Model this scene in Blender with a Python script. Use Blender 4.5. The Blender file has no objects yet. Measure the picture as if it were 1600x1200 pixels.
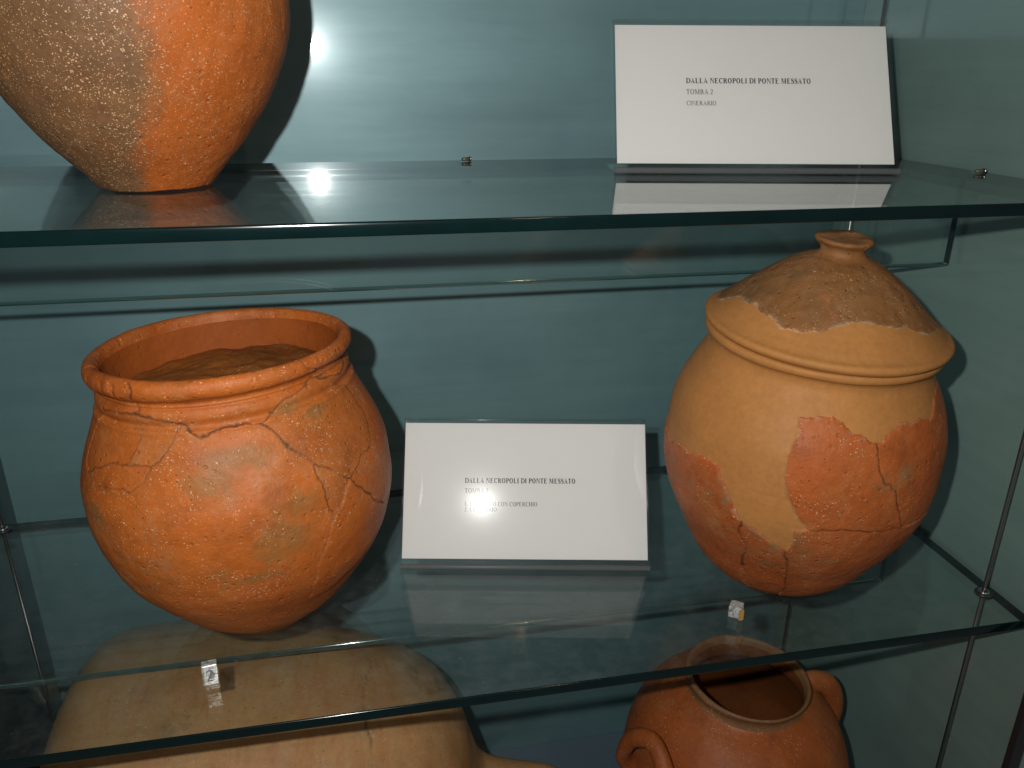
import bpy, math, random
import numpy as np
from mathutils import Matrix, Vector, Quaternion

# ------------------------------------------------------------------ scale
# one design unit = camera height above the lower shelf = 0.385 m; z = 0 is the case floor
U = 0.385
FLOOR = -2.06
def W(x, y, z):
    return Vector((x * U, y * U, (z - FLOOR) * U))

scene = bpy.context.scene
COL = scene.collection
rng = np.random.default_rng(7)
random.seed(7)

# ------------------------------------------------------------------ camera
cam_d = bpy.data.cameras.new('camera')
cam = bpy.data.objects.new('camera', cam_d)
COL.objects.link(cam)
scene.camera = cam
cam_d.sensor_width = 36
cam_d.lens = 36 * 1248.45 / 1600
cam_d.clip_start = 0.01
cam_d.clip_end = 50
yaw, pitch, roll = math.radians(11.199), math.radians(21.361), math.radians(0.322)
fw = Vector((math.sin(yaw) * math.cos(pitch), math.cos(yaw) * math.cos(pitch), -math.sin(pitch)))
r0 = Vector((math.cos(yaw), -math.sin(yaw), 0))
u0 = r0.cross(fw)
rr = r0 * math.cos(roll) + u0 * math.sin(roll)
uu = -r0 * math.sin(roll) + u0 * math.cos(roll)
m = Matrix((rr, uu, -fw)).transposed().to_4x4()
m.translation = W(0, 0, 0)
cam.matrix_world = m

# ------------------------------------------------------------------ world, lamps, exposure
world = bpy.data.worlds.new('World')
scene.world = world
world.use_nodes = True
world.node_tree.nodes['Background'].inputs[0].default_value = (0.95, 0.97, 1.0, 1)
world.node_tree.nodes['Background'].inputs[1].default_value = 0.075

def lamp(name, loc, power, radius, color, typ='POINT'):
    d = bpy.data.lights.new(name, typ)
    d.energy = power
    d.shadow_soft_size = radius
    d.color = color
    o = bpy.data.objects.new(name, d)
    o.location = loc
    COL.objects.link(o)
    return o
# the camera's own flash, a few centimetres left of and above the lens
flash = lamp('camera_flash', W(-0.146, 0.0, 0.105), 12.6, 0.0055, (1.0, 0.985, 0.955), 'SPOT')
flash.data.spot_size = math.radians(128)
flash.data.spot_blend = 1.0
flash.rotation_euler = (fw * 1.0 + uu * 0.10 + rr * 0.05).to_track_quat('-Z', 'Y').to_euler()
# one warm ceiling spot of the gallery, behind the visitor and to the right
lamp('ceiling_lamp', W(1.5, -3.0, 3.6), 9.0, 0.03, (1.0, 0.72, 0.42))

vs = scene.view_settings
vs.view_transform = 'Standard'
vs.look = 'None'
vs.exposure = 0.0
vs.gamma = 1.0
cy = scene.cycles
cy.use_denoising = True
cy.max_bounces = 12
cy.glossy_bounces = 8
cy.transparent_max_bounces = 48
cy.sample_clamp_indirect = 4.0
cy.caustics_reflective = True
cy.caustics_refractive = False
cy.blur_glossy = 0.0

# ------------------------------------------------------------------ node helpers
class G:
    """tiny wrapper for building a node tree"""
    def __init__(self, name):
        self.m = bpy.data.materials.new(name)
        self.m.use_nodes = True
        self.t = self.m.node_tree
        self.t.nodes.clear()
        self.out = self.t.nodes.new('ShaderNodeOutputMaterial')
    def n(self, typ, props=None, **ins):
        nd = self.t.nodes.new(typ)
        for k, v in (props or {}).items():
            setattr(nd, k, v)
        for k, v in ins.items():
            key = int(k[1:]) if k[0] == '_' and k[1:].isdigit() else k.replace('_', ' ')
            s = nd.inputs[key]
            if hasattr(v, 'is_linked') or isinstance(v, bpy.types.NodeSocket):
                self.t.links.new(v, s)
            else:
                s.default_value = v
        return nd
    def mix(self, a, b, f, blend='MIX'):
        nd = self.t.nodes.new('ShaderNodeMix')
        nd.data_type = 'RGBA'
        nd.blend_type = blend
        for i, v in ((0, f), (6, a), (7, b)):
            if isinstance(v, bpy.types.NodeSocket):
                self.t.links.new(v, nd.inputs[i])
            else:
                nd.inputs[i].default_value = v if i == 0 else (*v, 1) if len(v) == 3 else v
        return nd.outputs[2]
    def math(self, op, a, b=0.0, clamp=False):
        nd = self.t.nodes.new('ShaderNodeMath')
        nd.operation = op
        nd.use_clamp = clamp
        for i, v in ((0, a), (1, b)):
            if isinstance(v, bpy.types.NodeSocket):
                self.t.links.new(v, nd.inputs[i])
            else:
                nd.inputs[i].default_value = v
        return nd.outputs[0]
    def ramp(self, v, lo, hi):
        nd = self.t.nodes.new('ShaderNodeMapRange')
        nd.interpolation_type = 'SMOOTHSTEP'
        self.t.links.new(v, nd.inputs[0])
        nd.inputs[1].default_value = lo
        nd.inputs[2].default_value = hi
        return nd.outputs[0]
    def coords(self, scale=(1, 1, 1), loc=(0, 0, 0)):
        tc = self.t.nodes.new('ShaderNodeTexCoord')
        mp = self.t.nodes.new('ShaderNodeMapping')
        mp.inputs['Scale'].default_value = scale
        mp.inputs['Location'].default_value = loc
        self.t.links.new(tc.outputs['Object'], mp.inputs[0])
        return mp.outputs[0]
    def noise(self, scale, detail=4.0, rough=0.55, vec=None):
        nd = self.t.nodes.new('ShaderNodeTexNoise')
        nd.inputs['Scale'].default_value = scale
        nd.inputs['Detail'].default_value = detail
        nd.inputs['Roughness'].default_value = rough
        self.t.links.new(vec if vec is not None else self.coords(), nd.inputs['Vector'])
        return nd.outputs[0]
    def attr(self, name):
        nd = self.t.nodes.new('ShaderNodeAttribute')
        nd.attribute_name = name
        return nd.outputs['Fac']
    def done(self, shader):
        self.t.links.new(shader, self.out.inputs[0])
        return self.m

def clay(name, base, dark, stain, stain_amt=0.5, streak_amt=0.75, bloom=0.0, wear=0.0, even=0.0, speck=1.0, speck_col=(0.62, 0.52, 0.36), rough=0.55,
         tone_col=None, streak=None, seed=0.0, bump=0.25, spec=0.35, tone_speck=None):
    g = G(name)
    co = g.coords(loc=(seed, seed * 0.7, seed * 0.3))
    col = g.mix(base, dark, g.ramp(g.noise(9, 5, 0.6, co), 0.42, 0.72))
    if tone_col:
        w = g.noise(60, 4, 0.7, co)
        t = g.math('ADD', g.attr('tone'), g.math('MULTIPLY', g.math('SUBTRACT', w, 0.5), 0.95))
        tmask = g.ramp(t, 0.22, 0.80)
        other = g.mix(tone_col, tuple(v * 0.78 for v in tone_col), g.ramp(g.noise(30, 5, 0.65, co), 0.4, 0.7))
        col = g.mix(col, other, tmask)
    if streak:
        sc = g.coords(scale=streak[1], loc=(seed, 0, 0))
        col = g.mix(col, streak[0], g.math('MULTIPLY', g.ramp(g.noise(14, 6, 0.7, sc), 0.46, 0.72), streak_amt))
    if stain_amt > 0:
        s1 = g.ramp(g.noise(13, 6, 0.68, g.coords(loc=(3.1 + seed, 1.7, 0.4))), 0.56, 0.68)
        s2 = g.ramp(g.noise(95, 4, 0.7, co), 0.38, 0.62)
        col = g.mix(col, stain, g.math('MULTIPLY', g.math('MULTIPLY', s1, s2), stain_amt))
    if bloom > 0:
        bl = g.math('MULTIPLY', g.ramp(g.noise(17, 5, 0.65, g.coords(loc=(7.3, seed, 2.2))), 0.5, 0.72), g.ramp(g.noise(140, 4, 0.7, co), 0.3, 0.7))
        col = g.mix(col, tuple(min(1.0, x) for x in (base[0] * 1.12, base[1] * 1.75 + 0.01, base[2] * 2.6 + 0.01)), g.math('MULTIPLY', bl, bloom))
    sa = g.attr('stain')
    sk = g.math('ADD', sa, g.math('MULTIPLY', g.math('SUBTRACT', g.noise(75, 8, 0.8, co), 0.5), 2.4))
    col = g.mix(col, stain, g.math('MULTIPLY', g.math('MULTIPLY', g.ramp(sk, 0.35, 1.0), g.ramp(sa, 0.02, 0.35)), 0.52))
    # fine mottling
    f = g.noise(260, 4, 0.7, co)
    col = g.mix(col, g.mix((0.55, 0.55, 0.55), (1.35, 1.3, 1.25), f), 0.55, 'MULTIPLY')
    big = g.noise(34, 4, 0.6, co)
    col = g.mix(col, g.mix((0.72, 0.70, 0.68), (1.2, 1.18, 1.15), big), 0.7, 'MULTIPLY')
    # mineral grit
    if speck > 0:
        wn = g.n('ShaderNodeTexNoise', None, Scale=520.0, Detail=2.0, Vector=co)
        wsub = g.n('ShaderNodeVectorMath', {'operation': 'SUBTRACT'}, _0=wn.outputs[1], _1=(0.5, 0.5, 0.5))
        wmul = g.n('ShaderNodeVectorMath', {'operation': 'SCALE'}, _0=wsub.outputs[0], Scale=0.0022)
        wco = g.n('ShaderNodeVectorMath', {'operation': 'ADD'}, _0=co, _1=wmul.outputs[0]).outputs[0]
        clus = g.ramp(g.noise(38, 3, 0.6, co), 0.30, 0.66)
        for sc, pick, rad in ((330, 0.94 - 0.04 * speck, 0.22), (620, 0.88 - 0.09 * speck, 0.29), (1000, 0.80 - 0.14 * speck, 0.38)):
            v = g.n('ShaderNodeTexVoronoi', None, Scale=float(sc), Vector=wco, Randomness=1.0)
            sel = g.n('ShaderNodeSeparateColor', None, Color=v.outputs['Color'])
            m1 = g.math('LESS_THAN', v.outputs['Distance'], g.math('MULTIPLY', g.math('MULTIPLY', sel.outputs[1], g.math('ADD', g.math('MULTIPLY', clus, 1.0 - 0.6 * even), 0.15 + 0.7 * even)), rad))
            m2 = g.math('GREATER_THAN', sel.outputs[0], pick)
            k = g.math('MULTIPLY', m1, m2)
            if tone_speck is not None and tone_col:
                k = g.math('MULTIPLY', k, g.math('ADD', g.math('MULTIPLY', tmask, tone_speck), 1.0 - tone_speck))
            col = g.mix(col, g.mix(speck_col, (0.75, 0.36, 0.16), g.math('MULTIPLY', sel.outputs[2], 0.75)), g.math('MULTIPLY', k, g.math('ADD', g.math('MULTIPLY', sel.outputs[1], 0.5), 0.35)))
        d = g.n('ShaderNodeTexVoronoi', None, Scale=270.0, Vector=g.coords(loc=(seed + 5, 2, 1)))
        sel = g.n('ShaderNodeSeparateColor', None, Color=d.outputs['Color'])
        k = g.math('MULTIPLY', g.math('LESS_THAN', d.outputs['Distance'], 0.16), g.math('GREATER_THAN', sel.outputs[0], 0.82))
        col = g.mix(col, tuple(x * 0.3 for x in dark), g.math('MULTIPLY', k, 0.7))
    # scuffed, dusty film and shallow pits
    if wear > 0:
        wn1 = g.ramp(g.noise(26, 7, 0.75, g.coords(loc=(seed + 1.3, 4.1, 0.6))), 0.44, 0.70)
        wn2 = g.ramp(g.noise(230, 5, 0.75, co), 0.36, 0.64)
        film = g.math('MULTIPLY', g.math('MULTIPLY', wn1, wn2), wear)
        col = g.mix(col, (0.40, 0.235, 0.115), g.math('MULTIPLY', film, 0.42))
        dk = g.math('MULTIPLY', g.ramp(g.noise(19, 6, 0.7, g.coords(loc=(seed + 9.1, 0.4, 5.6))), 0.50, 0.72), wear)
        col = g.mix(col, tuple(x * 0.42 for x in dark), g.math('MULTIPLY', dk, 0.5))
    ck = g.attr('crack')
    col = g.mix(col, (0.02, 0.009, 0.004), g.math('MULTIPLY', ck, 0.86, True))
    ed = g.attr('edge')
    col = g.mix(col, (0.50, 0.40, 0.28), g.math('MULTIPLY', g.math('MULTIPLY', ed, g.ramp(g.noise(170, 3, 0.6, co), 0.42, 0.6)), 0.6))
    h = g.math('ADD', g.math('MULTIPLY', g.noise(420, 4, 0.65, co), 0.6), g.math('MULTIPLY', g.noise(90, 4, 0.6, co), 0.8))
    pv = g.n('ShaderNodeTexVoronoi', None, Scale=210.0, Vector=co)
    psel = g.n('ShaderNodeSeparateColor', None, Color=pv.outputs['Color'])
    pit = g.math('MULTIPLY', g.ramp(pv.outputs['Distance'], 0.34, 0.10), g.math('GREATER_THAN', psel.outputs[0], 0.80))
    h = g.math('SUBTRACT', h, g.math('MULTIPLY', pit, 0.7))
    bp = g.n('ShaderNodeBump', None, Strength=bump, Distance=0.0011, Height=h)
    rn = g.ramp(g.noise(45, 4, 0.6, co), 0.2, 0.9)
    ro = g.math('ADD', g.math('MULTIPLY', rn, 0.22), rough - 0.1)
    p = g.n('ShaderNodeBsdfPrincipled', None, Base_Color=col, Roughness=ro, Normal=bp.outputs[0])
    p.inputs['Specular IOR Level'].default_value = spec
    return g.done(p.outputs[0])

def clear_glass(name, tint, ior=1.52, dust=0.0, rough=0.0, haze=0.0):
    """sheet glass: each face mirrors by Fresnel and lets the rest pass straight on"""
    g = G(name)
    geo = g.n('ShaderNodeNewGeometry')
    i = g.math('ADD', ior, g.math('MULTIPLY', geo.outputs['Backfacing'], 1.0 / ior - ior))
    fr = g.n('ShaderNodeFresnel', None, IOR=i)
    tr = g.n('ShaderNodeBsdfTransparent', None, Color=(*tint, 1))
    gl = g.n('ShaderNodeBsdfGlossy', None, Color=(1, 1, 1, 1), Roughness=rough)
    if haze:
        g2 = g.n('ShaderNodeBsdfGlossy', None, Color=(1, 1, 1, 1), Roughness=0.14)
        gl = g.n('ShaderNodeMixShader', None, _0=haze, _1=gl.outputs[0], _2=g2.outputs[0])
    mx = g.n('ShaderNodeMixShader', None, _0=fr.outputs[0], _1=tr.outputs[0], _2=gl.outputs[0])
    sh = mx.outputs[0]
    if dust > 0:
        di = g.n('ShaderNodeBsdfDiffuse', None, Color=(0.55, 0.6, 0.6, 1))
        a = g.math('MULTIPLY', g.ramp(g.noise(60, 6, 0.7), 0.35, 0.8), dust)
        v = g.n('ShaderNodeTexVoronoi', None, Scale=240.0, Vector=g.coords())
        sel = g.n('ShaderNodeSeparateColor', None, Color=v.outputs['Color'])
        k = g.math('MULTIPLY', g.math('LESS_THAN', v.outputs['Distance'], 0.085), g.math('GREATER_THAN', sel.outputs[0], 0.93))  # dust specks, painted pale to stand for scattered glints too
        a = g.math('ADD', a, g.math('MULTIPLY', k, 0.35), True)
        sh = g.n('ShaderNodeMixShader', None, _0=a, _1=sh, _2=di.outputs[0]).outputs[0]
    return g.done(sh)

def plain(name, col, rough=0.5, metal=0.0, spec=0.5, coat=0.0, coat_rough=0.03, noise_amt=0.12, nscale=40, bump=0.0):
    g = G(name)
    f = g.noise(nscale, 5, 0.6)
    c = g.mix(tuple(v * (1 - noise_amt) for v in col), tuple(min(1, v * (1 + noise_amt)) for v in col), f)
    p = g.n('ShaderNodeBsdfPrincipled', None, Base_Color=c, Roughness=rough, Metallic=metal)
    p.inputs['Specular IOR Level'].default_value = spec
    p.inputs['Coat Weight'].default_value = coat
    p.inputs['Coat Roughness'].default_value = coat_rough
    if bump:
        b = g.n('ShaderNodeBump', None, Strength=bump, Distance=0.001, Height=g.noise(300, 4, 0.6))
        g.t.links.new(b.outputs[0], p.inputs['Normal'])
    return g.done(p.outputs[0])

def wall_mat(name, col, col2, haze=0.062):
    """painted board behind glass: dull paint, hazy gloss added to imitate flash glare, and the glass's own sharp mirror"""
    g = G(name)
    f = g.ramp(g.noise(5.5, 6, 0.62), 0.34, 0.66)
    c = g.mix(tuple(x * 0.93 for x in col), tuple(x * 1.04 for x in col2), f)
    st = g.noise(9, 5, 0.6, g.coords(scale=(0.35, 0.35, 6.0)))
    c = g.mix(c, g.mix((0.72, 0.73, 0.76), (1.26, 1.25, 1.22), st), 0.7, 'MULTIPLY')  # horizontal bands in the colour imitate streaky reflections in the glass
    p = g.n('ShaderNodeBsdfPrincipled', None, Base_Color=c, Roughness=0.5)
    p.inputs['Specular IOR Level'].default_value = 0.85
    p.inputs['Specular Tint'].default_value = (0.70, 0.95, 1.0, 1)
    p.inputs['Coat Weight'].default_value = 1.0
    p.inputs['Coat Roughness'].default_value = 0.045
    p.inputs['Coat IOR'].default_value = 1.5
    hz = g.n('ShaderNodeBsdfGlossy', None, Color=(0.62, 0.93, 1.0, 1), Roughness=0.5)  # broad tinted gloss, standing in for the lens glare of the flash
    sm = g.noise(5.0, 6, 0.65, g.coords(scale=(0.5, 0.5, 3.5)))
    hf = g.math('MULTIPLY', g.math('ADD', g.math('MULTIPLY', g.ramp(sm, 0.3, 0.7), 0.9), 0.55), haze)
    mx = g.n('ShaderNodeMixShader', None, _0=hf, _1=p.outputs[0], _2=hz.outputs[0])
    h2 = g.n('ShaderNodeBsdfGlossy', None, Color=(0.85, 0.97, 1.0, 1), Roughness=0.20)  # tighter lobe added for the glow disc around the flash reflection
    mx = g.n('ShaderNodeMixShader', None, _0=0.011, _1=mx.outputs[0], _2=h2.outputs[0])
    return g.done(mx.outputs[0])

M = {}
M['back'] = wall_mat('back_wall_paint', (0.102, 0.190, 0.202), (0.116, 0.210, 0.220))
M['side'] = wall_mat('side_wall_paint', (0.185, 0.275, 0.24), (0.20, 0.29, 0.253))
M['left'] = wall_mat('left_glass_wall', (0.022, 0.028, 0.026), (0.028, 0.034, 0.031))
M['floor'] = plain('case_floor_paint', (0.11, 0.16, 0.20), 0.35, nscale=12)
M['glass'] = clear_glass('shelf_glass', (0.945, 0.972, 0.962), dust=0.045)
M['rib_glass'] = clear_glass('rib_glass', (0.955, 0.978, 0.97))
M['acrylic'] = clear_glass('acrylic', (0.985, 0.985, 0.98), ior=1.49, haze=0.045)
def fold_mat():
    g = G('acrylic_fold')
    tr = g.n('ShaderNodeBsdfTransparent', None, Color=(0.8, 0.8, 0.8, 1))
    p = g.n('ShaderNodeBsdfPrincipled', None, Base_Color=(0.16, 0.17, 0.17, 1), Roughness=0.12)
    mx = g.n('ShaderNodeMixShader', None, _0=0.55, _1=tr.outputs[0], _2=p.outputs[0])
    return g.done(mx.outputs[0])
M['acrylic_fold'] = fold_mat()
M['rib_edge'] = plain('rib_edge_glass', (0.03, 0.075, 0.07), 0.07, spec=1.0, coat=1.0, coat_rough=0.1, noise_amt=0.3, nscale=30)
M['edge'] = plain('glass_edge', (0.0006, 0.0085, 0.0085), 0.13, spec=0.6, noise_amt=0.6, nscale=30)
M['steel'] = plain('rod_steel', (0.46, 0.45, 0.43), 0.28, metal=1.0)
M['rubber'] = plain('dark_grommet', (0.03, 0.03, 0.03), 0.35, spec=0.5)
M['clip'] = plain('clip_plastic', (0.10, 0.10, 0.07), 0.25, noise_amt=0.5, nscale=400)
M['frame'] = plain('dark_frame', (0.02, 0.02, 0.022), 0.4)
M['paper'] = plain('label_paper', (0.80, 0.80, 0.785), 0.75, spec=0.2, noise_amt=0.02, nscale=200)
M['ink'] = plain('black_ink', (0.022, 0.022, 0.026), 0.7, spec=0.2)
M['digit'] = plain('grey_print', (0.17, 0.17, 0.175), 0.7, spec=0.2)
M['gold'] = plain('amber_stripe', (0.50, 0.30, 0.09), 0.35)

M['clay_l'] = clay('orange_clay', (0.47, 0.120, 0.0155), (0.36, 0.080, 0.010), (0.20, 0.125, 0.036), 0.35, bloom=0.35, wear=0.9, streak_amt=0.4, streak=((0.20, 0.056, 0.012), (0.8, 0.8, 4.5)), speck=1.3, rough=0.56, bump=0.6, seed=0.0, spec=0.36)
M['clay_l2'] = clay('orange_sherd_clay', (0.46, 0.132, 0.021), (0.36, 0.094, 0.015), (0.17, 0.115, 0.04), 0.5, bloom=0.5, wear=0.9, bump=0.6, speck=1.5, rough=0.6, seed=2.0)
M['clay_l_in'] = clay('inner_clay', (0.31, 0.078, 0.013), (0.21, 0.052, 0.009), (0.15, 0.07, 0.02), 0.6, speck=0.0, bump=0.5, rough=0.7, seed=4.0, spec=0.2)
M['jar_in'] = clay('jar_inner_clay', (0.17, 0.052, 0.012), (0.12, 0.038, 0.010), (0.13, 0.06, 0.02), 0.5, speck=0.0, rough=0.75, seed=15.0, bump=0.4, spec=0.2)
M['fill'] = clay('brown_fill', (0.28, 0.090, 0.014), (0.17, 0.055, 0.009), (0.24, 0.11, 0.024), 0.8, wear=0.8, speck=0.25, rough=0.8, seed=14.0, bump=0.5, spec=0.2)
M['plaster'] = clay('tan_plaster', (0.455, 0.205, 0.060), (0.405, 0.176, 0.049), (0.37, 0.18, 0.06), 0.3, streak=((0.39, 0.175, 0.053), (0.6, 0.6, 3.0)), streak_amt=0.4, speck=0.0, rough=0.62, seed=1.0, bump=0.10, spec=0.25)
M['clay_r'] = clay('red_sherd_clay', (0.43, 0.106, 0.019), (0.33, 0.076, 0.013), (0.24, 0.14, 0.06), 0.8, bloom=0.5, wear=1.0, bump=0.7, speck=0.9, rough=0.6, seed=6.0)
M['clay_lid'] = clay('brown_sherd_clay', (0.25, 0.105, 0.030), (0.165, 0.088, 0.030), (0.38, 0.086, 0.017), 0.9, speck=1.8, bloom=0.45, wear=0.9, rough=0.66, seed=8.0, speck_col=(0.55, 0.42, 0.24), bump=0.7)
M['clay_up'] = clay('gritty_clay', (0.47, 0.116, 0.0155), (0.39, 0.088, 0.011), (0.30, 0.13, 0.045), 0.2, bloom=0.4, wear=0.5, even=1.0, speck=3.3, rough=0.62, seed=3.0,
                    tone_col=(0.20, 0.102, 0.044), speck_col=(0.72, 0.55, 0.32), bump=0.55, tone_speck=0.4)
M['clay_amph'] = clay('pale_slip_clay', (0.48, 0.275, 0.118), (0.39, 0.21, 0.082), (0.20, 0.15, 0.065), 0.9, streak_amt=0.55, bloom=0.3, wear=0.7, speck=0.4, rough=0.5, seed=9.0,
                      streak=((0.42, 0.145, 0.045), (1.2, 1.2, 6.0)), bump=0.15)
M['clay_jar'] = clay('jar_clay', (0.36, 0.092, 0.018), (0.27, 0.066, 0.013), (0.20, 0.11, 0.045), 0.5, bloom=0.35, wear=0.9, speck=0.05, rough=0.58, seed=11.0, bump=0.2)
M['clay_jar_rim'] = clay('jar_rim_clay', (0.24, 0.12, 0.05), (0.16, 0.085, 0.04), (0.30, 0.10, 0.03), 0.4, 0.4, rough=0.55, seed=12.0, bump=0.3)

# ------------------------------------------------------------------ mesh helpers
def tag(o, label=None, cat=None, group=None, kind=None):
    if label: o['label'] = label
    if cat: o['category'] = cat
    if group: o['group'] = group
    if kind: o['kind'] = kind
    return o

def empty(name, loc=(0, 0, 0), label=None, cat=None, group=None):
    o = bpy.data.objects.new(name, None)
    o.location = loc
    o.empty_display_size = 0.02
    COL.objects.link(o)
    return tag(o, label, cat, group)

def mesh_np(name, v, quads, mat, parent=None, smooth=True, attrs=None):
    me = bpy.data.meshes.new(name)
    v = np.asarray(v, np.float32)
    q = np.asarray(quads, np.int32)
    me.vertices.add(len(v))
    me.vertices.foreach_set('co', v.ravel())
    me.loops.add(q.size)
    me.loops.foreach_set('vertex_index', q.ravel())
    me.polygons.add(len(q))
    k = q.shape[1]
    me.polygons.foreach_set('loop_start', np.arange(len(q), dtype=np.int32) * k)
    me.polygons.foreach_set('loop_total', np.full(len(q), k, np.int32))
    me.polygons.foreach_set('use_smooth', np.full(len(q), smooth))
    for an, av in (attrs or {}).items():
        a = me.attributes.new(an, 'FLOAT', 'POINT')
        a.data.foreach_set('value', np.asarray(av, np.float32))
    me.update(calc_edges=True)
    me.validate()
    me.materials.append(mat)
    o = bpy.data.objects.new(name, me)
    COL.objects.link(o)
    if parent: o.parent = parent
    return o

def mesh_py(name, verts, faces, mat, parent=None, smooth=False):
    me = bpy.data.meshes.new(name)
    me.from_pydata([tuple(v) for v in verts], [], faces)
    me.update()
    if smooth:
        for p in me.polygons: p.use_smooth = True
    me.materials.append(mat)
    o = bpy.data.objects.new(name, me)
    COL.objects.link(o)
    if parent: o.parent = parent
    return o

def box_vf(x0, x1, y0, y1, z0, z1):
    v = [(x, y, z) for z in (z0, z1) for y in (y0, y1) for x in (x0, x1)]
    f = [(0, 2, 3, 1), (4, 5, 7, 6), (0, 1, 5, 4), (2, 6, 7, 3), (0, 4, 6, 2), (1, 3, 7, 5)]
    return v, f

def box(name, x0, x1, y0, y1, z0, z1, mat, parent=None, bevel=0.0):
    v, f = box_vf(x0, x1, y0, y1, z0, z1)
    o = mesh_py(name, v, f, mat, parent)
    if bevel:
        b = o.modifiers.new('bevel', 'BEVEL')
        b.width = bevel
        b.segments = 3
    return o

def tube(name, pts, rad, mat, parent=None, n=14, squash=None):
    """round tube along a polyline; rad may be one number or one per point"""
    pts = [Vector(p) for p in pts]
    rads = rad if hasattr(rad, '__len__') else [rad] * len(pts)
    v, f = [], []
    ref = Vector((0.31, 0.22, 0.92))
    for i, p in enumerate(pts):
        t = (pts[min(i + 1, len(pts) - 1)] - pts[max(i - 1, 0)]).normalized()
        a = t.cross(ref).normalized()
        b = t.cross(a)
        for k in range(n):
            w = 2 * math.pi * k / n
            v.append(p + (a * math.cos(w) + b * math.sin(w) * (squash or 1)) * rads[i])
    for i in range(len(pts) - 1):
        for k in range(n):
            f.append((i * n + k, i * n + (k + 1) % n, (i + 1) * n + (k + 1) % n, (i + 1) * n + k))
    f.append(tuple(range(n))[::-1])
    f.append(tuple(range((len(pts) - 1) * n, len(pts) * n)))
    return mesh_py(name, v, f, mat, parent, True)

# ---- value noise on arrays
def _hash(i, j, k, s):
    h = (i * 374761393 + j * 668265263 + k * 2147483647 + s * 1274126177) & 0xffffffff
    h = ((h ^ (h >> 13)) * 1274126177) & 0xffffffff
    return ((h ^ (h >> 16)) & 0xffff) / 65535.0
def vnoise(p, scale, seed=0):
    q = p * scale
    i = np.floor(q).astype(np.int64)
    f = q - i
    f = f * f * (3 - 2 * f)
    r = 0
    for a in (0, 1):
        for b in (0, 1):
            for c in (0, 1):
                w = (f[:, 0] if a else 1 - f[:, 0]) * (f[:, 1] if b else 1 - f[:, 1]) * (f[:, 2] if c else 1 - f[:, 2])
                r = r + w * _hash(i[:, 0] + a, i[:, 1] + b, i[:, 2] + c, seed)
    return r * 2 - 1

def catmull(P, sub=14):
    P = np.asarray(P, float)
    Q = np.vstack([2 * P[0] - P[1], P, 2 * P[-1] - P[-2]])
    out = []
    t = np.linspace(0, 1, sub, endpoint=False)[:, None]
    for i in range(1, len(Q) - 2):
        a, b, c, d = Q[i - 1], Q[i], Q[i + 1], Q[i + 2]
        out.append(0.5 * ((2 * b) + (c - a) * t + (2 * a - 5 * b + 4 * c - d) * t ** 2 + (3 * b - a - 3 * c + d) * t ** 3))
    out.append(P[-1:])
    return np.vstack(out)

def resample(P, step):
    d = np.r_[0, np.cumsum(np.hypot(*np.diff(P, axis=0).T))]
    n = max(8, int(d[-1] / step))
    s = np.linspace(0, d[-1], n)
    return np.c_[np.interp(s, d, P[:, 0]), np.interp(s, d, P[:, 1])]

def lathe(profile, step, nth, th0=-3.9):
    """profile: (r, h) in metres from the outer foot up over the rim and down the inside.
    returns theta, h, r, position arrays and quads"""
    P = resample(catmull(profile), step)
    P[:, 0] = np.maximum(P[:, 0], 0.0004)
    th = th0 + 2 * np.pi * np.arange(nth) / nth
    R, T = np.meshgrid(P[:, 0], th, indexing='ij')
    H = np.repeat(P[:, 1:2], nth, 1)
    n = len(P)
    i = np.arange(n - 1)[:, None]
    j = np.arange(nth)[None, :]
    a = i * nth + j
    b = i * nth + (j + 1) % nth
    q = np.stack([a, b, b + nth, a + nth], -1).reshape(-1, 4)
    # outward normal of the profile
    d = np.gradient(P, axis=0)
    nr, nh = d[:, 1], -d[:, 0]
    l = np.hypot(nr, nh) + 1e-9
    NR = np.repeat((nr / l)[:, None], nth, 1)
    NH = np.repeat((nh / l)[:, None], nth, 1)
    S = np.repeat(np.arange(n)[:, None], nth, 1)
    return T.ravel(), H.ravel(), R.ravel(), NR.ravel(), NH.ravel(), S.ravel(), q, P

def seg_dist(t, h, r, line):
    """distance in metres on the surface to a polyline of (theta, h)"""
    best = np.full(len(t), 9.0)
    for (t0, h0), (t1, h1) in zip(line[:-1], line[1:]):
        ax, ay = (t - t0) * r, h - h0
        bx, by = (t1 - t0) * r, h1 - h0
        l2 = bx * bx + by * by + 1e-12
        k = np.clip((ax * bx + ay * by) / l2, 0, 1)
        best = np.minimum(best, np.hypot(ax - k * bx, ay - k * by))
    return best

def in_poly(t, h, poly):
    inside = np.zeros(len(t), bool)
    n = len(poly)
    for i in range(n):
        (x0, y0), (x1, y1) = poly[i], poly[(i + 1) % n]
        c = ((y0 > h) != (y1 > h)) & (t < (x1 - x0) * (h - y0) / (y1 - y0 + 1e-12) + x0)
        inside ^= c
    return inside

def split_build(root, v, q, ids, names, mats, attrs):
    """one mesh object for each part id, all children of root"""
    obs = {}
    for k, nm in enumerate(names):
        qs = q[ids == k]
        if not len(qs): continue
        u, inv = np.unique(qs, return_inverse=True)
        obs[k] = mesh_np(nm, v[u], inv.reshape(-1, 4), mats[k], root, True, {a: x[u] for a, x in attrs.items()})
    return obs

def axis_rotation(tx, ty):
    a = Vector((tx, ty, 1)).normalized()
    return Vector((0, 0, 1)).rotation_difference(a)

def up(seq):
    return [(r * U, h * U) for r, h in seq]
def upl(polys):
    return [[(t, h * U) for t, h in p] for p in polys]

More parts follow.
